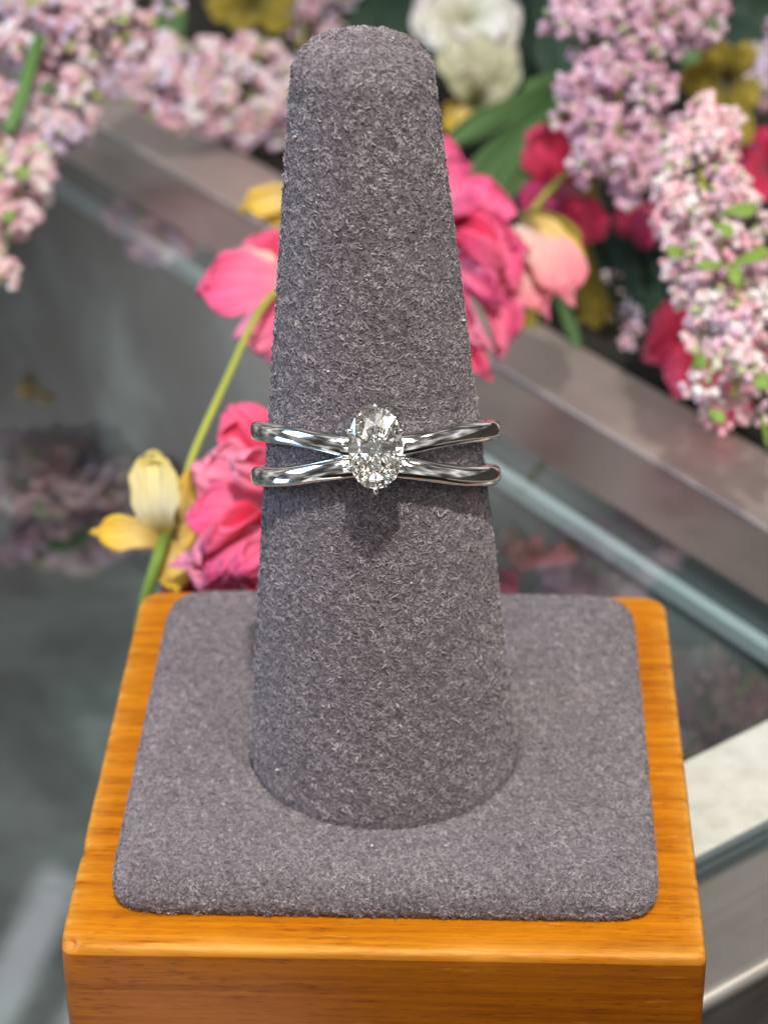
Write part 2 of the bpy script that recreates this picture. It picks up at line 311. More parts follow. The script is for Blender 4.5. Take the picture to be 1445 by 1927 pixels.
# ------------------------------------------------------------------ ring stand: wooden block, suede pad, suede finger
stand = thing('ring_stand', (0, 0, ZG), 'honey wood block with grey suede pad and tapered finger holding the ring', 'ring stand')
SO = (0, 0, ZG)
def rsq(half_x, half_y, r, n, r_back=None):
    """rounded square outline, n points per corner arc + subdivided sides"""
    out = []; rb = r_back or r
    for (sx, sy, a0, rr) in ((1, 1, 0, rb), (-1, 1, 90, rb), (-1, -1, 180, r), (1, -1, 270, r)):
        for k in range(n + 1):
            a = math.radians(a0 + 90 * k / n); out.append((sx * (half_x - rr) + rr * math.cos(a), sy * (half_y - rr) + rr * math.sin(a)))
    P = []; 
    for i in range(len(out)):
        a, c_ = out[i], out[(i + 1) % len(out)]; d_ = math.hypot(c_[0] - a[0], c_[1] - a[1]); ns = max(1, int(d_ / 0.8))
        if d_ < 5: ns = 1
        else: ns = 60
        for k in range(ns): P.append((a[0] + (c_[0] - a[0]) * k / ns, a[1] + (c_[1] - a[1]) * k / ns))
    return P
def vnoise(x, seed=0):
    random.seed(int(math.floor(x)) * 131 + seed * 977); a = random.random(); random.seed((int(math.floor(x)) + 1) * 131 + seed * 977); b_ = random.random()
    f = x - math.floor(x); f = f * f * (3 - 2 * f); return a * (1 - f) + b_ * f - 0.5
H = 27.5; V = []; F = []; wear = []
rings = [(0.0, ZG + 0.05, 0), (0.0, ZG + 0.6, 0), (0.0, -10, 0), (0.0, -4, 0), (0.0, -0.9, 0.15), (0.04, -0.50, 0.7), (0.16, -0.20, 1), (0.40, -0.05, 1), (0.8, 0.0, 0.45), (2.2, 0.0, 0), (8, 0.0, 0)]
base_o = rsq(H, H, 0.8, 6, 2.6); N0 = len(base_o)
for ri, (ins, z, wr) in enumerate(rings):
    o_ = rsq(H - ins, H - ins, max(0.5, 0.8 - ins * 0.2), 6, max(0.6, 2.6 - ins))
    for k, (x, y) in enumerate(o_):
        s_ = k * 0.6; j = vnoise(s_ * 0.55, 1) * 0.10 + vnoise(s_ * 1.9, 2) * 0.10
        chip = 0.0
        for (cx_, cy_, cr_, cd_) in ((-27.5, -14.5, 1.2, 0.38), (-27.2, -27.2, 1.5, 0.9), (27.5, -16.0, 0.8, 0.25), (-13, -27.5, 5, 0.16), (8, -27.5, 3, 0.14)):
            d_ = math.hypot(x - cx_, y - cy_); chip += cd_ * max(0, 1 - d_ / cr_) ** 1.0 if d_ < cr_ else 0
        e = (j * 0.5 * wr + chip * min(1, wr + 0.1)) if ri < 9 else 0
        l = max(abs(x), abs(y)); V.append((x * (1 - e / 27.5), y * (1 - e / 27.5), z - (chip * 0.7 * wr if ri < 9 else 0)))
        wear.append(min(1, wr * (0.75 + chip)))
for r_ in range(len(rings) - 1):
    for k in range(N0):
        k2 = (k + 1) % N0; F.append((r_ * N0 + k, r_ * N0 + k2, (r_ + 1) * N0 + k2, (r_ + 1) * N0 + k))
F.append(tuple(range(N0))[::-1]); F.append(tuple((len(rings) - 1) * N0 + k for k in range(N0)))
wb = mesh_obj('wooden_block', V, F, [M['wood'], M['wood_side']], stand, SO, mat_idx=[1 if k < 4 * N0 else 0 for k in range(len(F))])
wa = wb.data.attributes.new('wear', 'FLOAT', 'POINT'); wa.data.foreach_set('value', wear)

CX, CY = -0.70, -3.0          # foot of the finger
PN = 64
def ray_sq(a, half, r):
    # distance from the origin to a rounded square outline along angle a (superellipse)
    p_ = 2.0 / (r / half * 1.0) * 1.15
    c_, s_ = abs(math.cos(a)), abs(math.sin(a)); return half / ((c_ ** p_ + s_ ** p_) ** (1 / p_))
prof = [(22.9, 0.02), (23.45, 0.35), (23.75, 1.1), (23.7, 1.9), (23.35, 2.6), (22.7, 3.1), (21.7, 3.42), (20.2, 3.55)]
def pad_height(x, y):
    return 3.55 + 0.10 * vnoise(x * 0.21 + 40, 5) + 0.10 * vnoise(y * 0.19 + 70, 6)
NA = 360; V = []; F = []
for (hf, z) in prof:
    for k in range(NA):
        a = 2 * math.pi * k / NA; d_ = ray_sq(a, hf, 3.4); V.append((d_ * math.cos(a), d_ * math.sin(a) * 0.995, z))
inner = 14
for i in range(1, inner + 1):
    t = i / inner
    for k in range(NA):
        a = 2 * math.pi * k / NA; d_ = ray_sq(a, 20.2, 3.4); x0, y0 = d_ * math.cos(a), d_ * math.sin(a) * 0.995
        x1, y1 = CX + 12.5 * math.cos(a), CY + 12.5 * 0.955 * math.sin(a)
        x, y = x0 + (x1 - x0) * t, y0 + (y1 - y0) * t
        dd = math.hypot(x - CX, (y - CY) / 0.955) - 12.5
        V.append((x, y, pad_height(x, y) - 0.60 * math.exp(-max(0, dd - 0.2) / 0.45)))
for k in range(NA):
    a = 2 * math.pi * k / NA; V.append((CX + 12.2 * math.cos(a), CY + 12.2 * 0.955 * math.sin(a), 1.2))
R_ = len(V) // NA
for r_ in range(R_ - 1):
    for k in range(NA):
        k2 = (k + 1) % NA; F.append((r_ * NA + k, r_ * NA + k2, (r_ + 1) * NA + k2, (r_ + 1) * NA + k))
pad = mesh_obj('suede_pad', V, F, M['suede'], stand, SO)
padV, padF = np.array(V), np.array(F)

ZT = 72.0
def fin_axis(z):
    t = (z - 3.5) / (ZT - 3.5); return CX - 0.85 * t, CY + 0.3 * t
def fin_r(z):
    t = (z - 3.5) / (ZT - 3.5); return 12.3 - 7.1 * t + 0.12 * math.sin(math.pi * min(1, max(0, t)))
prof = [(1.0, -0.6), (1.8, -0.3), (2.6, -0.1)]
fp = [(z, fin_r(z) + d_) for z, d_ in prof] + [(z, fin_r(z)) for z in np.linspace(3.4, ZT - 3.6, 60)]
rt_ = fin_r(ZT - 3.6)
for k in range(1, 9):
    a = math.pi / 2 * k / 8; fp.append((ZT - 3.6 + 3.1 * math.sin(a), rt_ - 3.3 * (1 - math.cos(a))))
for q in (0.8, 0.55, 0.3, 0.1): fp.append((ZT - 0.5 + 0.5 * (1 - q * q), (rt_ - 3.3) * q))
NA = 200; V = []; F = []
for (z, r_) in fp:
    ax_, ay_ = fin_axis(z)
    for k in range(NA):
        a = 2 * math.pi * k / NA
        w = 1 + 0.006 * vnoise(z * 0.16 + 9 + 3 * math.sin(a), 8) + 0.004 * vnoise(z * 0.4 + 5 * math.cos(a) + 20, 9)
        V.append((ax_ + r_ * w * math.cos(a), ay_ + r_ * w * 0.955 * math.sin(a), z))
for r_ in range(len(fp) - 1):
    for k in range(NA):
        k2 = (k + 1) % NA; F.append((r_ * NA + k, r_ * NA + k2, (r_ + 1) * NA + k2, (r_ + 1) * NA + k))
F.append(tuple((len(fp) - 1) * NA + k for k in range(NA)))
fin = mesh_obj('suede_finger', V, F, M['suede'], stand, SO)
finV, finF = np.array(V), np.array([f for f in F if len(f) == 4])

def nap(name, parent, VV, FF, density, seed, keep=None, lmin=0.35, lmax=0.85, lay=(0, 0, 0)):
    """short suede fibres lying over a surface: thin curved ribbons"""
    rng = np.random.default_rng(seed)
    A, B, Cc, D = (VV[FF[:, i]] for i in range(4))
    nrm = np.cross(Cc - A, D - B); ar = 0.5 * np.linalg.norm(nrm, axis=1) + 1e-12
    n = int(ar.sum() * density); idx = rng.choice(len(FF), n, p=ar / ar.sum())
    u, v_ = rng.random((n, 1)), rng.random((n, 1))
    P = (A[idx] * (1 - u) + B[idx] * u) * (1 - v_) + (D[idx] * (1 - u) + Cc[idx] * u) * v_
    N = nrm[idx] / (np.linalg.norm(nrm[idx], axis=1)[:, None] + 1e-12)
    if keep is not None:
        k = keep(P); P, N = P[k], N[k]; n = len(P)
    K = rng.normal(size=(28, 3)); K *= (rng.uniform(3.2, 8.5, 28) / np.linalg.norm(K, axis=1))[:, None]; PH = rng.uniform(0, 6.28, 28)
    fld = np.cos(P @ K.T + PH).sum(1) / math.sqrt(14.0)          # tufts about a millimetre across
    k = rng.random(n) > np.clip((-fld - 0.7) * 0.55, 0, 0.85); P, N, fld = P[k], N[k], fld[k]; n = len(P)
    K2 = K[::-1] * 0.8; gx = np.cos(P @ K2.T + PH[::-1])[:, :3] * 1.1
    d = rng.normal(size=(n, 3)) * 0.8 + gx + np.array(lay); d -= N * (d * N).sum(1)[:, None]; d /= np.linalg.norm(d, axis=1)[:, None]
    s = np.cross(N, d); L = rng.uniform(lmin, lmax, (n, 1)) * rng.choice([1.0, 0.7, 1.4], (n, 1), p=[0.6, 0.34, 0.06]); bend = rng.normal(0, 0.36, (n, 1)) * L; rise = np.abs(rng.normal(0.07, 0.04, (n, 1)) + 0.05 * fld[:, None])
    stand_up = (rng.random((n, 1)) < 0.006); rise = np.where(stand_up, rise + 0.2, rise)
    w = rng.uniform(0.028, 0.058, (n, 1))
    p0 = P - N * 0.03; p1 = P + d * L * 0.5 + s * bend + N * (rise * 0.75 + 0.03); p2 = P + d * L + s * bend * 0.3 + N * rise * rng.uniform(0.2, 1.2, (n, 1))
    tw = rng.normal(0, 0.85, (n, 1)); wv = s * np.cos(tw) + N * np.sin(tw)
    VV2 = np.stack([p0 - wv * w, p0 + wv * w, p1 - wv * w, p1 + wv * w, p2 - wv * w * 0.4, p2 + wv * w * 0.4], 1).reshape(-1, 3)
    VV2 = (VV2 - np.array(SO)) * MM
    i0 = np.arange(n)[:, None] * 6
    Q = np.concatenate([i0 + np.array([[0, 1, 3, 2]]), i0 + np.array([[2, 3, 5, 4]])], 1).reshape(-1)
    me = bpy.data.meshes.new(name); me.vertices.add(n * 6); me.vertices.foreach_set('co', VV2.reshape(-1))
    me.loops.add(len(Q)); me.loops.foreach_set('vertex_index', Q.astype(np.int32)); me.polygons.add(n * 2)
    me.polygons.foreach_set('loop_start', np.arange(0, n * 8, 4, dtype=np.int32))
    me.polygons.foreach_set('use_smooth', np.ones(n * 2, dtype=bool))
    brush = np.sin(P[:, 0] * 0.55 + 1.3 * np.sin(P[:, 2] * 0.31 + P[:, 1] * 0.2)) * np.sin(P[:, 2] * 0.43 + P[:, 1] * 0.37 + np.sin(P[:, 0] * 0.4)) * 0.07   # stroked patches
    tone = np.clip(rng.normal(0.485, 0.13, n) + brush + np.where(fld < 0, 0.20, 0.05) * fld, 0, 0.85); tone[rng.random(n) < 0.0008] = 1.0
    at_ = me.attributes.new('tone', 'FLOAT', 'POINT'); at_.data.foreach_set('value', np.repeat(tone, 6).astype(np.float32))
    me.update(calc_edges=True); me.validate(); me.materials.append(M['nap'])
    o = bpy.data.objects.new(name, me); C.objects.link(o); o.parent = parent; o['kind'] = 'stuff'; return o
nap('suede_nap', fin, finV, finF, 34, 11, keep=lambda P: P[:, 2] > 3.7, lay=(0, 0, -0.2), lmin=0.22, lmax=0.56)
nap('suede_nap', pad, padV, padF, 34, 12, keep=lambda P: (P[:, 2] > 0.15) & (np.hypot(P[:, 0] - CX, (P[:, 1] - CY) / 0.955) > 12.6), lmin=0.18, lmax=0.46)
# lint and dust specks caught in the nap
rng = random.Random(4); V = []; F = []
for k in range(46):
    if k < 26: x, y = rng.uniform(-22, 22), rng.uniform(-22, 22); z = 3.75
    else: a = rng.uniform(-2.9, -0.2); z = rng.uniform(5, 66); ax_, ay_ = fin_axis(z); x, y = ax_ + (fin_r(z) + 0.12) * math.cos(a), ay_ + (fin_r(z) * 0.955 + 0.12) * math.sin(a)
    if k < 26 and math.hypot(x - CX, y - CY) < 13.2: continue
    r_ = rng.uniform(0.06, 0.14); i0 = len(V)
    for q in ((1, 0, 0), (-1, 0, 0), (0, 1, 0), (0, -1, 0), (0, 0, 1), (0, 0, -1)): V.append((x + q[0] * r_ * rng.uniform(0.6, 1.6), y + q[1] * r_ * rng.uniform(0.6, 1.6), z + q[2] * r_))
    F += [tuple(i0 + j for j in f) for f in ((0, 2, 4), (2, 1, 4), (1, 3, 4), (3, 0, 4), (2, 0, 5), (1, 2, 5), (3, 1, 5), (0, 3, 5))]
tag(mesh_obj('lint', V, F, M['white_paint'], stand, SO, smooth=False), kind='stuff')

# ------------------------------------------------------------------ the ring
TILT = math.radians(28.5); YAW = math.radians(1.5)
ef = Matrix.Rotation(YAW, 3, 'Z') @ Vector((0, -math.cos(TILT), math.sin(TILT))); en = Matrix.Rotation(YAW, 3, 'Z') @ Vector((0, math.sin(TILT), math.cos(TILT))); ex = ef.cross(en) * -1
ex = Vector((1, 0, 0)) if abs(ex.x) < 0.5 else (ex if ex.x > 0 else -ex)
EF, EN, EX = (np.array(v_) for v_ in (ef, en, ex))
RC = np.array((-0.97, -3.0, 34.63)) - EF * 0.35
ring = thing('diamond_ring', tuple(RC), 'white gold crossover ring with an oval diamond on the suede finger', 'ring')
RI, THK = 9.30, 1.45; STR = 1.06
def sstep(a, b_, x): t = min(1, max(0, (x - a) / (b_ - a))); return t * t * (3 - 2 * t)
def strand(name, sign):
    n = 200; seg = 20; V = []; F = []
    for i in range(n):
        ph = -math.pi + 2 * math.pi * i / n; ap = abs(math.degrees(ph))
        t_ = math.sin(math.radians(min(90, ap))); h = 0.70 + 1.22 * (0.5 * sstep(0.1, 0.8, t_) + 0.5 * t_) - 1.2 * sstep(105, 172, ap)
        hw = 0.86 + 0.10 * (1 - sstep(10, 34, ap)); th = THK * (1 + 0.12 * (1 - sstep(6, 40, ap)))
        if ap < 12: th *= 0.9
        rad = np.array((math.sin(ph), math.cos(ph) * STR)); 
        nr = np.array((math.sin(ph), math.cos(ph) / STR)); nr /= np.linalg.norm(nr)
        for k in range(seg):
            a = 2 * math.pi * k / seg; ca, sa = math.cos(a), math.sin(a)
            # flat inside, domed and slightly creased outside
            rr = (abs(ca) ** 0.8) * (1 if ca > 0 else -1); zz = (abs(sa) ** 0.72) * (1 if sa > 0 else -1)
            off = th * 0.5 + th * 0.5 * (rr if ca > 0 else rr * 0.92)
            p = RC + EX * (rad[0] * RI + nr[0] * off) + EF * (rad[1] * RI + nr[1] * off) + EN * (sign * h + hw * zz)
            V.append(p)
    for i in range(n):
        i2 = (i + 1) % n
        for k in range(seg):
            k2 = (k + 1) % seg; F.append((i * seg + k, i * seg + k2, i2 * seg + k2, i2 * seg + k))
    return mesh_obj(name, V, F, M['white_gold'], ring, tuple(RC))
strand('band_strand', 1); strand('band_strand', -1)
# the stone: an oval brilliant, table towards the viewer along EF
SX, SY, KEEL = 2.22, 3.34, 0.45
SC = RC + EF * (RI * STR + 4.55) + EX * 0.28 + EN * 0.80
def sp(a, r_, h):
    ca_, sa_ = math.cos(a), math.sin(a); k_ = 1 / (abs(ca_) ** 2.2 + abs(sa_) ** 2.2) ** (1 / 2.2)      # a slightly full oval
    if h < -0.1: return SC + EX * (SX * r_ * ca_) + EN * ((KEEL + r_ * (SY - KEEL)) * sa_) + EF * h
    return SC + EX * (SX * r_ * k_ * ca_) + EN * (SY * r_ * k_ * sa_) + EF * h
V = []; F = []; S8 = math.pi / 4
tb = [len(V) + k for k in range(8)]; V += [sp(k * S8, 0.56, 0.78) for k in range(8)]
st = [len(V) + k for k in range(8)]; V += [sp((k + 0.5) * S8, 0.77, 0.53) for k in range(8)]
gu = [len(V) + k for k in range(16)]; V += [sp(k * S8 / 2, 1.0, 0.055) for k in range(16)]
gd = [len(V) + k for k in range(16)]; V += [sp(k * S8 / 2, 1.0, -0.055) for k in range(16)]
pv = [len(V) + k for k in range(8)]; V += [sp((k + 0.5) * S8, 0.25, -1.54) for k in range(8)]
cu = (len(V), len(V) + 1); V += [sp(math.pi / 2, 0, -2.0), sp(-math.pi / 2, 0, -2.0)]
F.append(tuple(tb))
for k in range(8):
    k2 = (k + 1) % 8; km = (k - 1) % 8
    F.append((tb[k], st[k], tb[k2]))
    F.append((tb[k], st[km], gu[2 * k])); F.append((tb[k], gu[2 * k], st[k]))
    F.append((st[k], gu[2 * k], gu[2 * k + 1])); F.append((st[k], gu[2 * k + 1], gu[(2 * k + 2) % 16]))
    F.append((gd[2 * k], pv[k], gd[2 * k + 1])); F.append((gd[2 * k + 1], pv[k], gd[(2 * k + 2) % 16]))
    F.append((gd[2 * k], pv[km], pv[k])); F.append((pv[k], pv[km], cu[1], cu[0]) if k == 0 else (pv[k], pv[km], cu[0], cu[1]) if k == 4 else (pv[k], pv[km], cu[0 if k < 4 else 1]))
for k in range(16):
    k2 = (k + 1) % 16; F.append((gu[k], gd[k], gd[k2], gu[k2]))
dia = mesh_obj('oval_diamond', V, F, M['diamond'], ring, tuple(RC), smooth=False)
bm = bmesh.new(); bm.from_mesh(dia.data); bmesh.ops.recalc_face_normals(bm, faces=bm.faces); bm.to_mesh(dia.data); bm.free()
# claws and gallery
HB = RC + EF * (RI * STR + 1.0) + EX * 0.28 + EN * 0.45
for deg in (90, 270, 156, 24, 207, -27):
    a = math.radians(deg); ca, sa = math.cos(a), math.sin(a)
    def q(r_, h): return SC + EX * (SX * r_ * ca) + EN * (SY * r_ * sa) + EF * h
    foot = HB + EX * (1.1 * ca) + EN * (1.1 * sa)
    P = catmull([foot, q(0.72, -1.8), q(1.03, -0.45), q(1.04, 0.04), q(0.95, 0.30)], 6)
    R = np.interp(np.linspace(0, 1, len(P)), [0, 0.5, 0.8, 0.93, 1], [0.42, 0.27, 0.19, 0.17, 0.08])
    Vt, Ft, _ = tube_geo(P, R, 12); mesh_obj('claw', Vt, Ft, M['white_gold'], ring, tuple(RC))
ga = np.linspace(0, 2 * math.pi, 49)[:-1]; V = []; F = []
for i, a in enumerate(ga):
    for k in range(10):
        b_ = 2 * math.pi * k / 10; rr = 0.74 + 0.085 * math.cos(b_)
        V.append(SC + EX * (SX * rr * math.cos(a)) + EN * (SY * rr * math.sin(a)) + EF * (-1.55 + 0.26 * math.sin(b_)))
for i in range(48):
    for k in range(10): F.append((i * 10 + k, i * 10 + (k + 1) % 10, ((i + 1) % 48) * 10 + (k + 1) % 10, ((i + 1) % 48) * 10 + k))
mesh_obj('gallery_rail', V, F, M['white_gold'], ring, tuple(RC))
P = np.array([RC + EF * (RI * STR + 0.1), RC + EF * (RI * STR + 0.8), HB + EF * 0.4, HB + EF * 0.9]); Vt, Ft, _ = tube_geo(P, [1.7, 1.55, 1.3, 0.8], 20)
mesh_obj('head_base', Vt, Ft, M['white_gold'], ring, tuple(RC))

# ------------------------------------------------------------------ artificial flowers
PINKG = 'pink silk blossoms behind the finger'
def blossom(name, loc, label, cat, petals, group=None, stems=()):
    t = thing(name, loc, label, cat, group)
    for i, (b_, tp, w, mt, kw) in enumerate(petals): petal(t, b_, tp, w, M[mt], seed=len(label) + i * 13, **kw)
    for (pts, r0, r1, mt) in stems: tube('stem', pts, r0, r1, M[mt], t)
    return t
# lower left pink blossom
blossom('pink_blossom', (-17.1, 41.5, -7.0), 'ruffled pink silk blossom low beside the yellow bell flower, against the finger', 'flower', [
 ((-15.0, 51.4, -2.5), (-19.9, 52.8, 7.8), 8.0, 'hot_pink', dict(cup=0.2, ruffle=0.08, lean=(-0.3, 0, 0.4))),
 ((-14.1, 50.5, -4.1), (-23.0, 45.6, 4.0), 10.5, 'pink', dict(cup=0.25, curl=0.2, lean=(-0.4, 0, 0.3))),
 ((-14.2, 47.5, -5.1), (-23.5, 39.4, 1.5), 9.0, 'rose', dict(cup=0.3, curl=0.1, lean=(0.2, 0, 0.5))),
 ((-14.3, 45.2, -5.1), (-24.7, 36.6, -2.9), 8.5, 'pink', dict(cup=0.35, ruffle=0.12, lean=(-0.3, 0, -0.2))),
 ((-14.9, 45.5, -4.6), (-20.5, 33.7, -2.3), 6.5, 'rose', dict(cup=0.4, ruffle=0.14, lean=(0.6, 0, 0.3))),
 ((-14.7, 44.4, -2.5), (-16.9, 33.9, -4.1), 7.0, 'hot_pink', dict(cup=0.35, ruffle=0.14, lean=(-0.6, 0, 0.2))),
 ((-17.1, 47.8, -8.2), (-27.2, 41.4, -10.3), 7.5, 'magenta', dict(cup=0.2, lean=(0.1, 0, -0.4))),
 ((-12.8, 49.9, -5.2), (-7.7, 57.8, -4.1), 9.0, 'pink', dict(cup=0.25)),
 ((-12.8, 49.6, -5.7), (-7.9, 47.5, -9.4), 9.0, 'rose', dict(cup=0.25)),
 ((-15.1, 46.3, 0.6), (-19.6, 41.4, 8.2), 5.0, 'pink', dict(cup=0.45, ruffle=0.16, lean=(0.5, 0, 0.2))),
 ((-15.7, 42.4, -1.9), (-21.0, 35.1, 1.9), 4.6, 'hot_pink', dict(cup=0.45, ruffle=0.18, lean=(-0.4, 0, 0.5))),
 ((-14.9, 39.5, -2.9), (-18.3, 32.4, -0.8), 4.4, 'rose', dict(cup=0.45, ruffle=0.18, lean=(0.4, 0, 0.5))),
], PINKG, [([(-15.3, 49.2, -6.2), (-19.3, 40.3, -7.0), (-22.3, 41.4, -10.6)], 0.5, 0.45, 'stem_green')])
# upper left pink blossom with its long stem
blossom('pink_blossom', (-17.3, 79.8, 5.6), 'pink silk blossom on a long yellow green stem left of the finger', 'flower', [
 ((-14.8, 83.1, 6.9), (-25.6, 76.0, 11.5), 10.0, 'rose', dict(cup=0.3, curl=0.15, lean=(-0.3, 0, 0.4))),
 ((-15.5, 83.8, 8.1), (-23.6, 83.2, 11.6), 7.0, 'blush', dict(cup=0.2, lean=(0, 0, 0.5))),
 ((-15.3, 81.3, 7.8), (-20.9, 73.0, 6.2), 8.0, 'pink', dict(cup=0.35, ruffle=0.1, lean=(0.5, 0, -0.2))),
 ((-14.7, 80.6, 6.7), (-17.5, 73.7, 3.3), 7.5, 'pink', dict(cup=0.3, ruffle=0.12, lean=(-0.2, 0, -0.3))),
 ((-15.8, 84.1, 8.7), (-21.2, 88.9, 13.0), 6.0, 'hot_pink', dict(cup=0.35, curl=0.3, lean=(0, 0, 0.6))),
 ((-14.9, 84.5, 9.2), (-16.9, 87.2, 13.7), 6.0, 'crimson', dict(cup=0.3, lean=(0, 0, 0.2))),
 ((-14.2, 83.1, 6.9), (-8.6, 89.5, 5.4), 9.0, 'pink', dict(cup=0.2)),
], PINKG, [([(-15.7, 78.7, 11.3), (-18.6, 71.1, 10.6), (-21.8, 62.3, 6.1), (-25.0, 53.2, 1.1), (-26.0, 50.7, -2.9), (-26.9, 48.7, -6.0)], 0.40, 0.50, 'stem_green')])
# yellow and cream bell flower
bell = blossom('bell_flower', (-29.5, 44.4, -12.8), 'cream and yellow bell flower at the left of the wooden block', 'flower', [
 ((-27.7, 46.5, -5.7), (-28.5, 46.1, 5.2), 6.8, 'cream', dict(cup=0.35, curl=0.25, lean=(-0.1, 0, 0.3), ruffle=0.02, shape=0.8)),
 ((-27.5, 46.2, -6.2), (-34.8, 41.6, -1.7), 4.6, 'yellow', dict(cup=0.3, curl=0.1, lean=(0, 0, 0.4), ruffle=0.03)),
 ((-26.9, 44.7, -4.9), (-25.7, 38.6, -7.3), 4.6, 'yellow', dict(cup=0.3, curl=0.2, lean=(0.3, 0, 0.2), ruffle=0.03)),
 ((-27.1, 48.1, -7.1), (-24.5, 49.2, 2.2), 3.0, 'yellow', dict(cup=0.25, lean=(0.3, 0, 0))),
 ((-27.5, 48.2, -6.8), (-23.6, 45.1, -4.5), 4.0, 'yellow', dict(cup=0.25, lean=(0, 0, 0.3))),
 ((-28.5, 47.5, -6.0), (-26.5, 45.0, -2.6), 3.4, 'olive_yellow', dict(cup=0.2, lean=(0, 0, 0.8))),
], None, [([(-27.1, 43.2, -3.4), (-27.4, 38.7, -3.2), (-29.0, 38.0, -8.1), (-30.6, 41.1, -14.2)], 0.70, 0.66, 'spring_leaf')])
# right pink blossom, large
blossom('pink_blossom', (6.3, 98.4, -0.4), 'large ruffled pink silk blossom with hanging petals right of the finger', 'flower', [
 ((2.6, 107.0, 2.4), (9.3, 112.3, 10.5), 12.0, 'rose', dict(cup=0.25, curl=0.2, lean=(0.1, 0, 0.6))),
 ((3.3, 105.9, 0.6), (13.8, 103.8, 4.0), 13.5, 'rose', dict(cup=0.35, curl=0.15, lean=(0.3, 0, 0.2))),
 ((3.0, 103.4, 4.1), (10.0, 100.2, 9.8), 8.5, 'hot_pink', dict(cup=0.4, curl=-0.1, ruffle=0.12, lean=(0.4, 0, 0.3))),
 ((3.0, 102.7, 6.8), (6.5, 100.6, 10.8), 6.0, 'crimson', dict(cup=0.4, lean=(0.3, 0, 0.5))),
 ((4.1, 101.2, 4.4), (12.1, 93.7, 3.0), 7.0, 'hot_pink', dict(cup=0.4, ruffle=0.12, lean=(-0.4, 0, 0.2))),
 ((2.7, 100.1, 2.6), (8.3, 92.7, 5.4), 7.0, 'rose', dict(cup=0.25, ruffle=0.08, lean=(-0.2, 0, 0.5))),
 ((6.6, 101.7, 1.1), (11.8, 91.9, -3.7), 5.4, 'rose', dict(cup=0.4, ruffle=0.1, lean=(0.5, 0, 0))),
 ((5.5, 99.8, 2.0), (8.7, 87.9, -2.4), 4.4, 'pink', dict(cup=0.4, ruffle=0.12, lean=(-0.5, 0, 0))),
 ((5.2, 97.3, 1.7), (11.0, 89.3, -4.1), 2.6, 'pink', dict(cup=0.5, ruffle=0.1, lean=(0.5, 0, 0))),
 ((5.6, 95.5, -1.3), (9.0, 87.6, -6.7), 3.2, 'hot_pink', dict(cup=0.4, ruffle=0.1, lean=(-0.5, 0, 0))),
 ((4.1, 101.2, 8.2), (8.6, 95.3, 13.5), 5.0, 'rose', dict(cup=0.45, ruffle=0.18, lean=(0.4, 0, 0.4))),
 ((4.8, 98.0, 6.7), (10.3, 90.5, 9.4), 4.6, 'hot_pink', dict(cup=0.5, ruffle=0.2, lean=(0.2, 0, 0.7))),
 ((6.9, 96.6, 4.3), (11.4, 89.0, 3.1), 4.2, 'rose', dict(cup=0.5, ruffle=0.2, lean=(-0.5, 0, 0.3))),
 ((4.9, 98.3, -0.4), (6.3, 91.2, -4.5), 4.0, 'crimson', dict(cup=0.4, ruffle=0.1)),
], PINKG)
blossom('blush_bud', (14.8, 111.2, 0.6), 'half open blush pink bud with a yellow sepal beside the large blossom', 'flower bud', [
 ((13.0, 114.6, 2.5), (20.0, 101.3, -0.6), 8.6, 'blush', dict(cup=0.3, curl=0.2, lean=(0.1, 0, 0.4))),
 ((12.7, 113.7, 1.0), (16.1, 100.9, -2.8), 7.4, 'blush', dict(cup=0.3, curl=0.2, lean=(-0.2, 0, 0.3))),
 ((13.0, 117.2, 2.9), (21.1, 107.8, 2.2), 4.6, 'olive_yellow', dict(cup=0.3, curl=0.2, lean=(0.2, 0, 0.5))),
 ((13.4, 115.0, 3.1), (21.2, 105.6, 2.4), 4.0, 'yellow', dict(cup=0.3, curl=0.2, lean=(0.2, 0, 0.5))),
], None, [([(13.8, 120.4, 0.3), (17.4, 130.2, 0.8), (21.1, 139.4, 0.2)], 0.45, 0.5, 'stem_green')])
blossom('crimson_blossom', (22.0, 146.8, -9.0), 'deep crimson pink blossom below the mauve lilac spike', 'flower', [
 ((21.5, 148.6, -5.9), (15.3, 146.0, 3.7), 12.0, 'crimson', dict(cup=0.25, lean=(0, 0, 0.2))),
 ((22.3, 148.5, -6.2), (20.9, 150.4, 2.8), 9.0, 'crimson', dict(cup=0.25, lean=(0.3, 0, 0.2))),
 ((22.4, 147.6, -7.6), (14.2, 140.0, -6.0), 8.0, 'magenta', dict(cup=0.3, lean=(0, 0, 0.4))),
 ((22.6, 144.9, -6.4), (22.3, 133.8, -9.1), 8.5, 'crimson', dict(cup=0.3, lean=(0.3, 0, 0.2))),
 ((22.2, 145.3, -5.7), (17.7, 136.2, -8.5), 6.5, 'magenta', dict(cup=0.3, lean=(0, 0, 0.2))),
], PINKG)
blossom('small_pink_blossom', (2.1, 134.5, 1.4), 'small pink blossom peeping out from behind the finger near the strap leaves', 'flower', [
 ((0.5, 136.3, 0.6), (3.2, 135.5, 6.6), 6.5, 'rose', dict(cup=0.3)), ((0.9, 136.4, 0.6), (6.1, 131.6, 3.9), 5.0, 'rose', dict(cup=0.3)), ((0.5, 135.9, -0.0), (4.6, 130.3, 2.0), 4.6, 'hot_pink', dict(cup=0.3)),
], PINKG)
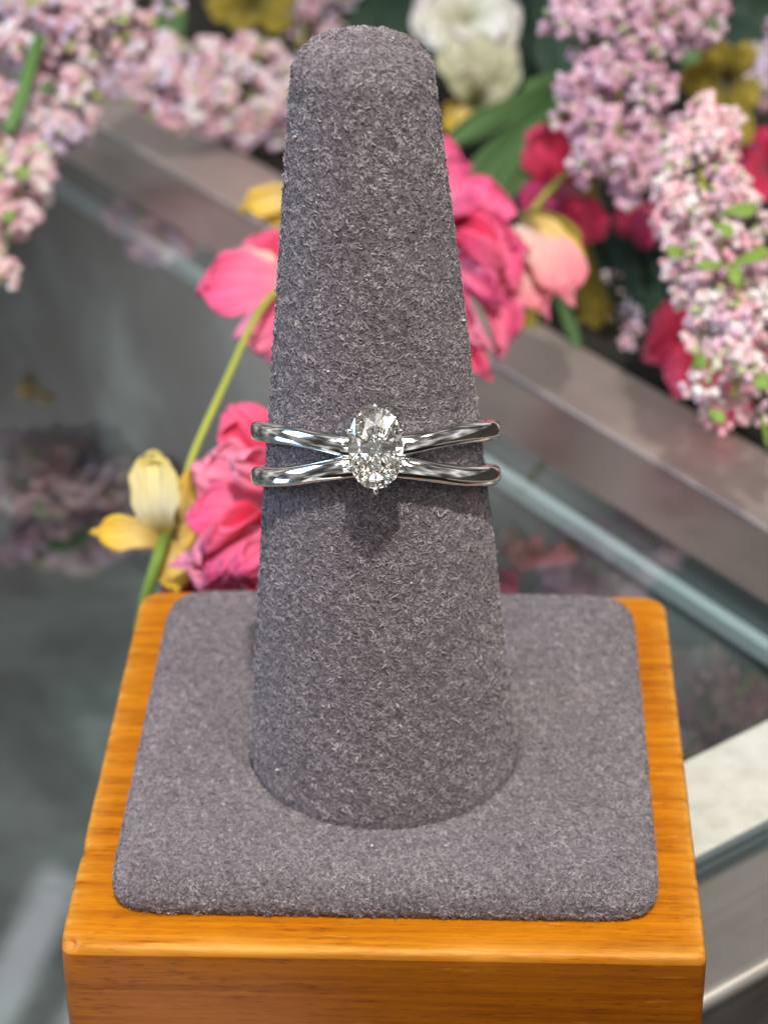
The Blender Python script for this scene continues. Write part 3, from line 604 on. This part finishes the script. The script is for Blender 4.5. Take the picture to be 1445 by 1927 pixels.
for loc, lab, cs in (((35.3, 113.7, -16.0), 'crimson pink blossom lying at the taupe edge behind the pale lilac spike', [((40.0, 116.4, -15.7), (30.9, 109.7, -14.4), 9, 'crimson'), ((39.9, 117.2, -14.5), (32.3, 115.9, -12.2), 7, 'crimson'), ((39.8, 113.9, -16.1), (34.8, 105.4, -17.9), 8, 'hot_pink'), ((40.5, 114.3, -15.5), (42.0, 101.5, -21.1), 8, 'hot_pink'), ((42.0, 114.7, -14.9), (48.2, 109.5, -16.2), 8, 'crimson')]),
                     ((33.2, 150.5, -13.2), 'crimson blossom between the two lilac spikes', [((34.6, 153.3, -12.7), (28.9, 146.3, -12.2), 7, 'crimson'), ((34.6, 153.3, -12.7), (32.4, 143.5, -13.1), 6, 'magenta'), ((35.4, 153.8, -12.0), (36.6, 146.2, -13.0), 6, 'crimson')]),
                     ((50.1, 157.8, -6.6), 'crimson blossom at the right picture edge beside the pale lilac spike', [((51.7, 157.0, -8.0), (43.7, 152.8, -2.8), 8, 'magenta'), ((51.7, 157.4, -7.3), (47.9, 156.5, -0.8), 7, 'crimson'), ((51.9, 155.1, -7.2), (47.7, 145.2, -7.7), 8, 'crimson'), ((52.5, 157.5, -7.3), (56.3, 156.6, -5.2), 9, 'crimson')])):
    blossom('crimson_blossom', loc, lab, 'flower', [(b_, t_, w, m_, dict(cup=0.3, ruffle=0.1, lean=(0, 0, 0.3))) for b_, t_, w, m_ in cs], PINKG)
# white and yellow flowers at the back
blossom('white_flower', (5.3, 213.0, -5.1), 'white silk flower at the top behind the finger tip', 'flower', [
 ((4.4, 214.4, -6.6), (-3.9, 211.2, 0.4), 13, 'white', dict(cup=0.3)), ((5.3, 214.4, -6.6), (5.2, 216.9, 5.1), 15, 'white', dict(cup=0.3)), ((5.8, 214.4, -6.6), (14.0, 211.9, 0.1), 13, 'white', dict(cup=0.3)),
 ((4.4, 213.4, -4.3), (2.7, 200.4, -6.2), 12, 'white', dict(cup=0.35, lean=(0, 0, 0.6))), ((5.3, 213.5, -4.3), (9.9, 202.3, -3.6), 11, 'white', dict(cup=0.35, lean=(0, 0, 0.6))), ((3.4, 213.9, -3.5), (-2.0, 205.7, -4.9), 10, 'white', dict(cup=0.3)),
])
blossom('ivory_flower', (7.3, 187.8, -8.0), 'greenish ivory flower under the white flower', 'flower', [
 ((6.4, 189.2, -9.5), (2.8, 189.1, 2.1), 8.5, 'ivory_green', dict(cup=0.3)), ((7.3, 189.2, -9.5), (7.6, 187.8, 3.5), 8.0, 'ivory_green', dict(cup=0.3)), ((7.8, 189.2, -9.5), (12.9, 188.6, 0.5), 8.5, 'ivory_green', dict(cup=0.3)),
 ((6.4, 185.8, -7.3), (4.7, 181.3, 0.9), 7, 'ivory_green', dict(cup=0.35)), ((7.3, 187.3, -8.8), (12.5, 182.3, -5.9), 7, 'ivory_green', dict(cup=0.3)), ((5.6, 180.9, -7.6), (1.4, 172.5, -5.7), 5, 'olive_yellow', dict(cup=0.3)), ((5.6, 181.3, -6.9), (3.1, 171.6, -7.1), 5, 'yellow', dict(cup=0.3)),
])
blossom('yellow_flower', (44.8, 161.3, 3.3), 'yellow flower between the lilac spikes at upper right', 'flower', [
 ((45.0, 164.0, 4.0), (37.5, 158.5, 6.9), 5.5, 'olive_yellow', dict(cup=0.3)), ((45.4, 164.5, 4.6), (42.1, 163.5, 11.0), 6, 'olive_yellow', dict(cup=0.3)), ((45.8, 164.5, 4.6), (48.4, 161.6, 11.2), 5, 'olive_yellow', dict(cup=0.3)),
 ((45.6, 161.9, 4.3), (49.4, 155.1, 4.4), 6, 'olive_yellow', dict(cup=0.3)), ((45.6, 161.5, 3.6), (47.6, 150.2, 0.4), 4, 'olive_yellow', dict(cup=0.35)), ((44.8, 161.7, 4.0), (39.2, 152.4, 4.6), 6, 'olive_yellow', dict(cup=0.3)),
], 'yellow flowers among the lilac')
blossom('yellow_flower', (-34.0, 232.7, -8.1), 'olive yellow flower at the top edge left of the finger tip', 'flower', [
 ((-35.2, 234.6, -8.8), (-42.3, 229.0, -5.8), 7, 'olive_yellow', dict(cup=0.3)), ((-34.2, 234.9, -8.4), (-38.7, 234.7, -0.7), 10, 'olive_yellow', dict(cup=0.3)), ((-34.0, 232.7, -8.1), (-27.1, 225.9, -8.2), 7, 'olive_yellow', dict(cup=0.3)), ((-35.0, 232.4, -8.5), (-36.0, 222.9, -8.7), 6, 'olive_yellow', dict(cup=0.3)), ((-33.0, 233.3, -7.3), (-25.7, 229.3, -2.9), 10, 'olive_yellow', dict(cup=0.3)),
], 'yellow flowers among the lilac')
blossom('yellow_flower', (-68.2, 170.9, 8.6), 'small bright yellow flower at the far left edge', 'flower', [
 ((-69.5, 172.5, 7.5), (-65.1, 167.4, 10.3), 4.5, 'yellow', dict(cup=0.3)), ((-69.5, 172.5, 7.5), (-69.5, 170.4, 11.8), 4.5, 'yellow', dict(cup=0.3)), ((-69.5, 172.3, 7.2), (-67.4, 165.3, 7.1), 4.5, 'yellow', dict(cup=0.3)),
], 'yellow flowers among the lilac')
blossom('yellow_petal', (-20.1, 130.8, -2.9), 'single orange yellow petal poking out left of the finger', 'petal', [
 ((-18.0, 133.4, -2.8), (-25.7, 127.5, -0.2), 5.6, 'yellow', dict(cup=0.3, curl=0.2, lean=(0, 0, 0.4))), ((-18.2, 134.6, -4.6), (-23.0, 128.3, -3.0), 3.0, 'yellow', dict(cup=0.3)),
])
# leaves
def sprig(loc, label, leaves, stems=(), group='dark leaf sprays behind the flowers'):
    t = thing('leaf_spray', loc, label, 'leaves', group)
    for i, (b_, tp, w, mt) in enumerate(leaves): petal(t, b_, tp, w, M[mt], cup=0.15, curl=0.15, ruffle=0.03, seed=i * 5 + len(label), shape=0.75, name='leaf')
    for (pts, r0, r1, mt) in stems: tube('stem', pts, r0, r1, M[mt], t)
sprig((21.3, 185.0, -4.1), 'drooping green strap leaves between white flower and crimson blossom', [
 ((22.6, 186.4, -3.8), (3.2, 165.6, -5.6), 5.0, 'leaf'), ((22.2, 185.7, -4.9), (5.8, 158.2, -10.1), 5.5, 'leaf'), ((22.5, 183.6, -4.5), (9.5, 153.6, -10.3), 6.5, 'leaf'), ((21.4, 187.6, -5.6), (12.5, 169.8, -10.9), 4.5, 'dark_leaf'), ((23.0, 186.4, -3.8), (14.7, 181.4, -3.7), 4.0, 'leaf')])
sprig((19.2, 216.5, -0.5), 'dark teal leaves at the top beside the mauve lilac', [
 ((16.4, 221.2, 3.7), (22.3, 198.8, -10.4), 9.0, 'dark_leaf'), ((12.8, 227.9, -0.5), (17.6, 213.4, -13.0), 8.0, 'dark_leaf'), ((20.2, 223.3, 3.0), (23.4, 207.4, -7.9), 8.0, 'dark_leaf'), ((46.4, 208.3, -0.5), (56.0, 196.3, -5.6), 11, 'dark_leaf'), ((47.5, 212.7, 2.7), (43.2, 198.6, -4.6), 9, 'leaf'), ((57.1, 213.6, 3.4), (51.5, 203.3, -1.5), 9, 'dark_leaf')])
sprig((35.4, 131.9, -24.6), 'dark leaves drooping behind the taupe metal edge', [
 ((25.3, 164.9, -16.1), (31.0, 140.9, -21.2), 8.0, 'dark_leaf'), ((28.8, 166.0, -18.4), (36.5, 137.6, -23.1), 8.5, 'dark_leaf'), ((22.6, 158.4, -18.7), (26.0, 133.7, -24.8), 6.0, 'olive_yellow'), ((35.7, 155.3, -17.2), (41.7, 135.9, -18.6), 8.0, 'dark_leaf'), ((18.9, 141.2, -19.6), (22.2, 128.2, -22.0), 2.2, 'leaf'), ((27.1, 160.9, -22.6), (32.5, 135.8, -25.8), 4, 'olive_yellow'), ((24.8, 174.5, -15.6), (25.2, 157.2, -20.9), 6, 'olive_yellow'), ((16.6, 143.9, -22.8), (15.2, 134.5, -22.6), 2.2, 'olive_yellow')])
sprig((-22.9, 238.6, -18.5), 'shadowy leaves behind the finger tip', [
 ((-19.6, 255.9, -9.8), (-26.8, 238.7, -14.3), 10, 'dark_leaf'), ((-17.6, 256.0, -9.8), (-12.9, 241.1, -15.2), 11, 'dark_leaf'), ((-9.4, 256.3, -9.9), (-5.8, 236.5, -15.6), 11, 'dark_leaf'), ((-26.0, 224.8, -21.6), (-32.7, 200.2, -22.9), 6, 'dark_leaf'), ((-22.1, 224.0, -23.3), (-30.1, 201.7, -24.5), 6, 'leaf'), ((-23.4, 246.5, -17.1), (-34.3, 230.9, -18.7), 10, 'dark_leaf'), ((-52.2, 235.9, -9.2), (-60.6, 217.5, -11.7), 9, 'dark_leaf'), ((-50.1, 243.9, -7.9), (-51.0, 225.1, -11.5), 9, 'leaf')])

# ------------------------------------------------------------------ lilac spikes
bm = bmesh.new(); bmesh.ops.create_icosphere(bm, subdivisions=1, radius=1.0); bm.verts.index_update()
ICO_V = np.array([tuple(v_.co) for v_ in bm.verts]); ICO_F = np.array([[q.index for q in f.verts] for f in bm.faces]); bm.free()
def bud_mesh(mt, r):
    me = bpy.data.meshes.new('bud'); rr = random.Random(int(r * 1000))
    me.from_pydata([tuple(np.array(v_) * (r * MM) * np.array((1, 1, 1.25))) for v_ in ICO_V], [], [tuple(int(i) for i in f) for f in ICO_F])
    me.polygons.foreach_set('use_smooth', [True] * len(me.polygons)); me.materials.append(mt); return me
def lilac(loc, label, axis, radii, mats, n_clusters, bud_r, seed, singles=300, leaves=(), clump=2.0, per=13, group='artificial lilac spikes'):
    t = thing('lilac_spike', loc, label, 'lilac', group)
    rg = np.random.default_rng(seed); P = catmull(axis, 10); R = np.interp(np.linspace(0, 1, len(P)), np.linspace(0, 1, len(radii)), radii)
    tube('stem', axis, 0.5, 0.35, M['stem_green'], t)
    T = np.gradient(P, axis=0); T /= np.linalg.norm(T, axis=1)[:, None]; buds = []
    for c_ in range(n_clusters):
        i = rg.integers(0, len(P)); d = rg.normal(size=3); d -= T[i] * (d @ T[i]) * 0.8; d /= np.linalg.norm(d)
        jit = T[i] * rg.normal(0, 1.2)
        ctr = P[i] + jit + d * (R[i] * rg.uniform(0.55, 1.0)); cr = clump * rg.uniform(0.7, 1.2); mi = rg.integers(0, 5)
        tube_pts = [P[i], (P[i] + ctr) / 2 + rg.normal(0, 0.3, 3), ctr]
        for k in range(per):
            q = rg.normal(size=3); q /= np.linalg.norm(q); q = q + d * 0.5; q /= np.linalg.norm(q)
            mm_ = mi if rg.random() < 0.55 else rg.integers(0, 5)
            if rg.random() < 0.07: mm_ = 5
            buds.append((ctr + q * cr * rg.uniform(0.75, 1.0), q, mm_, bud_r * rg.uniform(0.75, 1.15)))
    cm = np.array((7.76, -172.153, 132.706))
    order = sorted(range(len(buds)), key=lambda k: -float((buds[k][1] + np.array((0, 0, 0))) @ VIEW) + 0.02 * float(np.linalg.norm(buds[k][0] - cm)))
    front = set(order[:singles]) if singles else set(); BV = []; BF = []; MI = []; o3 = org(t)
    meshes = [bud_mesh(mt, bud_r) for mt in mats]
    for k, (p, d, mi, r) in enumerate(buds):
        rot = Vector(d).to_track_quat('Z', 'Y')
        if k in front:
            o = bpy.data.objects.new('bud', meshes[mi]); C.objects.link(o); o.parent = t; o.location = (Vector(p) - Vector(o3)) * MM; o.rotation_mode = 'QUATERNION'; o.rotation_quaternion = rot; s_ = r / bud_r; o.scale = (s_, s_, s_)
        else:
            Rm = np.array(rot.to_matrix()); i0 = len(BV) * 12
            BV.append((ICO_V * np.array((1, 1, 1.25)) * r) @ Rm.T + p); BF.append(ICO_F + i0); MI += [int(mi)] * len(ICO_F)
    if BV:
        o = mesh_obj('small_buds', np.vstack(BV), [tuple(int(a) for a in f) for f in np.vstack(BF)], mats, t, o3, mat_idx=MI); o['kind'] = 'stuff'
    for i, (b_, tp, w, mt) in enumerate(leaves): petal(t, b_, tp, w, M[mt], cup=0.2, curl=0.1, ruffle=0.02, seed=i + seed, shape=0.8, name='leaf', nu=8, nv=7)
    return t
lilac((44.1, 88.2, 4.9), 'pale pink lilac spike in near focus at the right picture edge', [(36.9, 103.8, 23.1), (35.6, 95.9, 18.1), (36.9, 88.8, 14.0), (39.2, 81.4, 9.6), (39.7, 74.5, 5.9), (38.1, 67.4, 2.1)], [2.4, 4.8, 6.2, 6.8, 6.4, 4.8], BUD_WARM, 165, 0.55, 3, leaves=[
 ((37.5, 77.3, 14.4), (42.8, 80.3, 15.1), 2.2, 'spring_leaf'), ((37.8, 77.5, 14.7), (38.0, 72.5, 14.3), 2.0, 'spring_leaf'), ((37.5, 77.3, 14.4), (33.5, 75.3, 15.3), 1.5, 'spring_leaf'), ((32.8, 67.2, 6.0), (34.5, 66.0, 7.8), 2.0, 'spring_leaf'), ((39.1, 67.5, 6.0), (41.7, 64.5, 4.7), 2.4, 'spring_leaf'), ((36.6, 84.3, 18.2), (41.4, 84.6, 18.4), 2.2, 'spring_leaf'), ((32.8, 81.4, 13.8), (30.3, 79.8, 15.3), 2.0, 'spring_leaf'), ((35.8, 81.7, 17.9), (38.2, 80.2, 17.2), 2.0, 'spring_leaf'), ((34.7, 64.7, 1.7), (36.7, 62.2, 1.4), 1.6, 'spring_leaf'), ((40.8, 69.1, 0.8), (43.1, 67.6, -5.6), 0.9, 'spring_leaf')])
lilac((27.8, 132.0, 23.9), 'mauve lilac spike hanging at upper right below the top edge', [(27.5, 144.4, 28.9), (25.1, 135.8, 22.6), (26.8, 128.1, 17.7), (26.3, 121.8, 13.2), (25.8, 116.0, 9.4)], [7.5, 8.0, 7.2, 6.6, 4.0], BUD_MAUVE, 140, 0.60, 5)
lilac((39.8, 147.1, 26.4), 'mauve lilac tuft at the top edge right of the hanging mauve spike', [(37.1, 152.1, 27.1), (36.3, 147.3, 23.2), (35.7, 142.9, 20.0)], [6.0, 6.0, 3.6], BUD_MAUVE, 60, 0.60, 6, singles=120)
lilac((51.7, 172.3, 1.7), 'dusky lilac tip beside the yellow flower at the right edge', [(57.2, 180.4, 6.6), (53.4, 173.3, 3.1), (51.5, 169.8, 1.3)], [5.0, 4.0, 2.5], BUD_DIM, 30, 0.55, 7, singles=0)
lilac((29.7, 142.7, -25.7), 'dusky pink lilac spike lying in shade along the taupe metal edge', [(26.3, 151.4, -22.7), (28.9, 143.1, -25.0), (30.4, 132.6, -26.9)], [2.6, 2.8, 2.2], BUD_DIM, 26, 0.5, 8, singles=0)
lilac((-55.0, 147.0, 18.4), 'large dusky pink lilac spike filling the top left corner', [(-66.4, 152.6, 24.6), (-58.1, 148.5, 21.1), (-51.1, 148.0, 19.7), (-44.0, 153.4, 20.3)], [8, 9, 7.5, 5.0], BUD_DIM, 120, 0.85, 9, singles=200, clump=2.6, leaves=[((-43.9, 143.1, 22.6), (-43.2, 140.4, 22.0), 1.6, 'spring_leaf'), ((-53.8, 135.8, 15.4), (-54.1, 132.7, 14.2), 2.4, 'leaf')])
lilac((-56.0, 138.6, 8.6), 'mauve lilac spike hanging beside the green stem at upper left', [(-59.7, 154.5, 15.7), (-54.9, 147.6, 11.7), (-54.9, 140.5, 7.8), (-56.4, 136.3, 5.0)], [6.0, 6.2, 5.0, 3.0], BUD_DIM, 72, 0.85, 10, singles=160, clump=2.4)
lilac((-59.4, 131.3, 0.9), 'pale pink lilac spike at the left edge above the glass', [(-65.0, 140.1, 8.0), (-60.6, 133.3, 4.2), (-58.2, 129.5, 1.7), (-60.0, 124.8, -2.0)], [5.0, 5.4, 4.6, 3.4], BUD_WARM, 56, 0.8, 11, singles=160, clump=2.3, leaves=[((-57.8, 125.1, 6.0), (-55.4, 123.0, 6.1), 2.4, 'spring_leaf'), ((-59.2, 119.7, 1.1), (-56.9, 118.1, 2.2), 2.2, 'spring_leaf')])
lilac((-61.0, 115.3, -5.9), 'small pale lilac tip just inside the left edge', [(-64.9, 120.4, -5.0), (-61.3, 115.9, -4.9), (-59.6, 113.4, -5.3)], [3.0, 2.4, 1.4], BUD_WARM, 14, 0.58, 12, singles=0)
lilac((-38.7, 201.6, -10.6), 'dusky mauve lilac spike lying across the neighbouring counter left of the finger', [(-52.6, 199.6, -7.0), (-45.1, 200.9, -9.4), (-37.2, 204.5, -11.7), (-30.2, 207.1, -15.7), (-21.2, 212.1, -19.6)], [3.4, 6.4, 7.6, 7.4, 7.0], BUD_DIM, 120, 0.9, 13, singles=200, clump=2.8)
lilac((-23.0, 241.8, -13.3), 'faint pink lilac spike at the top edge behind the olive yellow flower', [(-19.3, 250.0, -7.9), (-24.0, 242.8, -11.6), (-26.6, 235.2, -16.2)], [5, 5.5, 4], BUD_DIM, 34, 0.66, 14, singles=0, clump=2.6)
st_ = thing('green_stem', (-58.2, 126.6, 12.2), 'thick green flower stem crossing the lilac at upper left', 'stem')
tube('stalk', [(-55.5, 141.2, 20.5), (-56.1, 135.0, 18.0), (-56.7, 128.4, 15.0), (-58.1, 124.1, 12.0)], 1.05, 1.0, M['stem_dark'], st_)
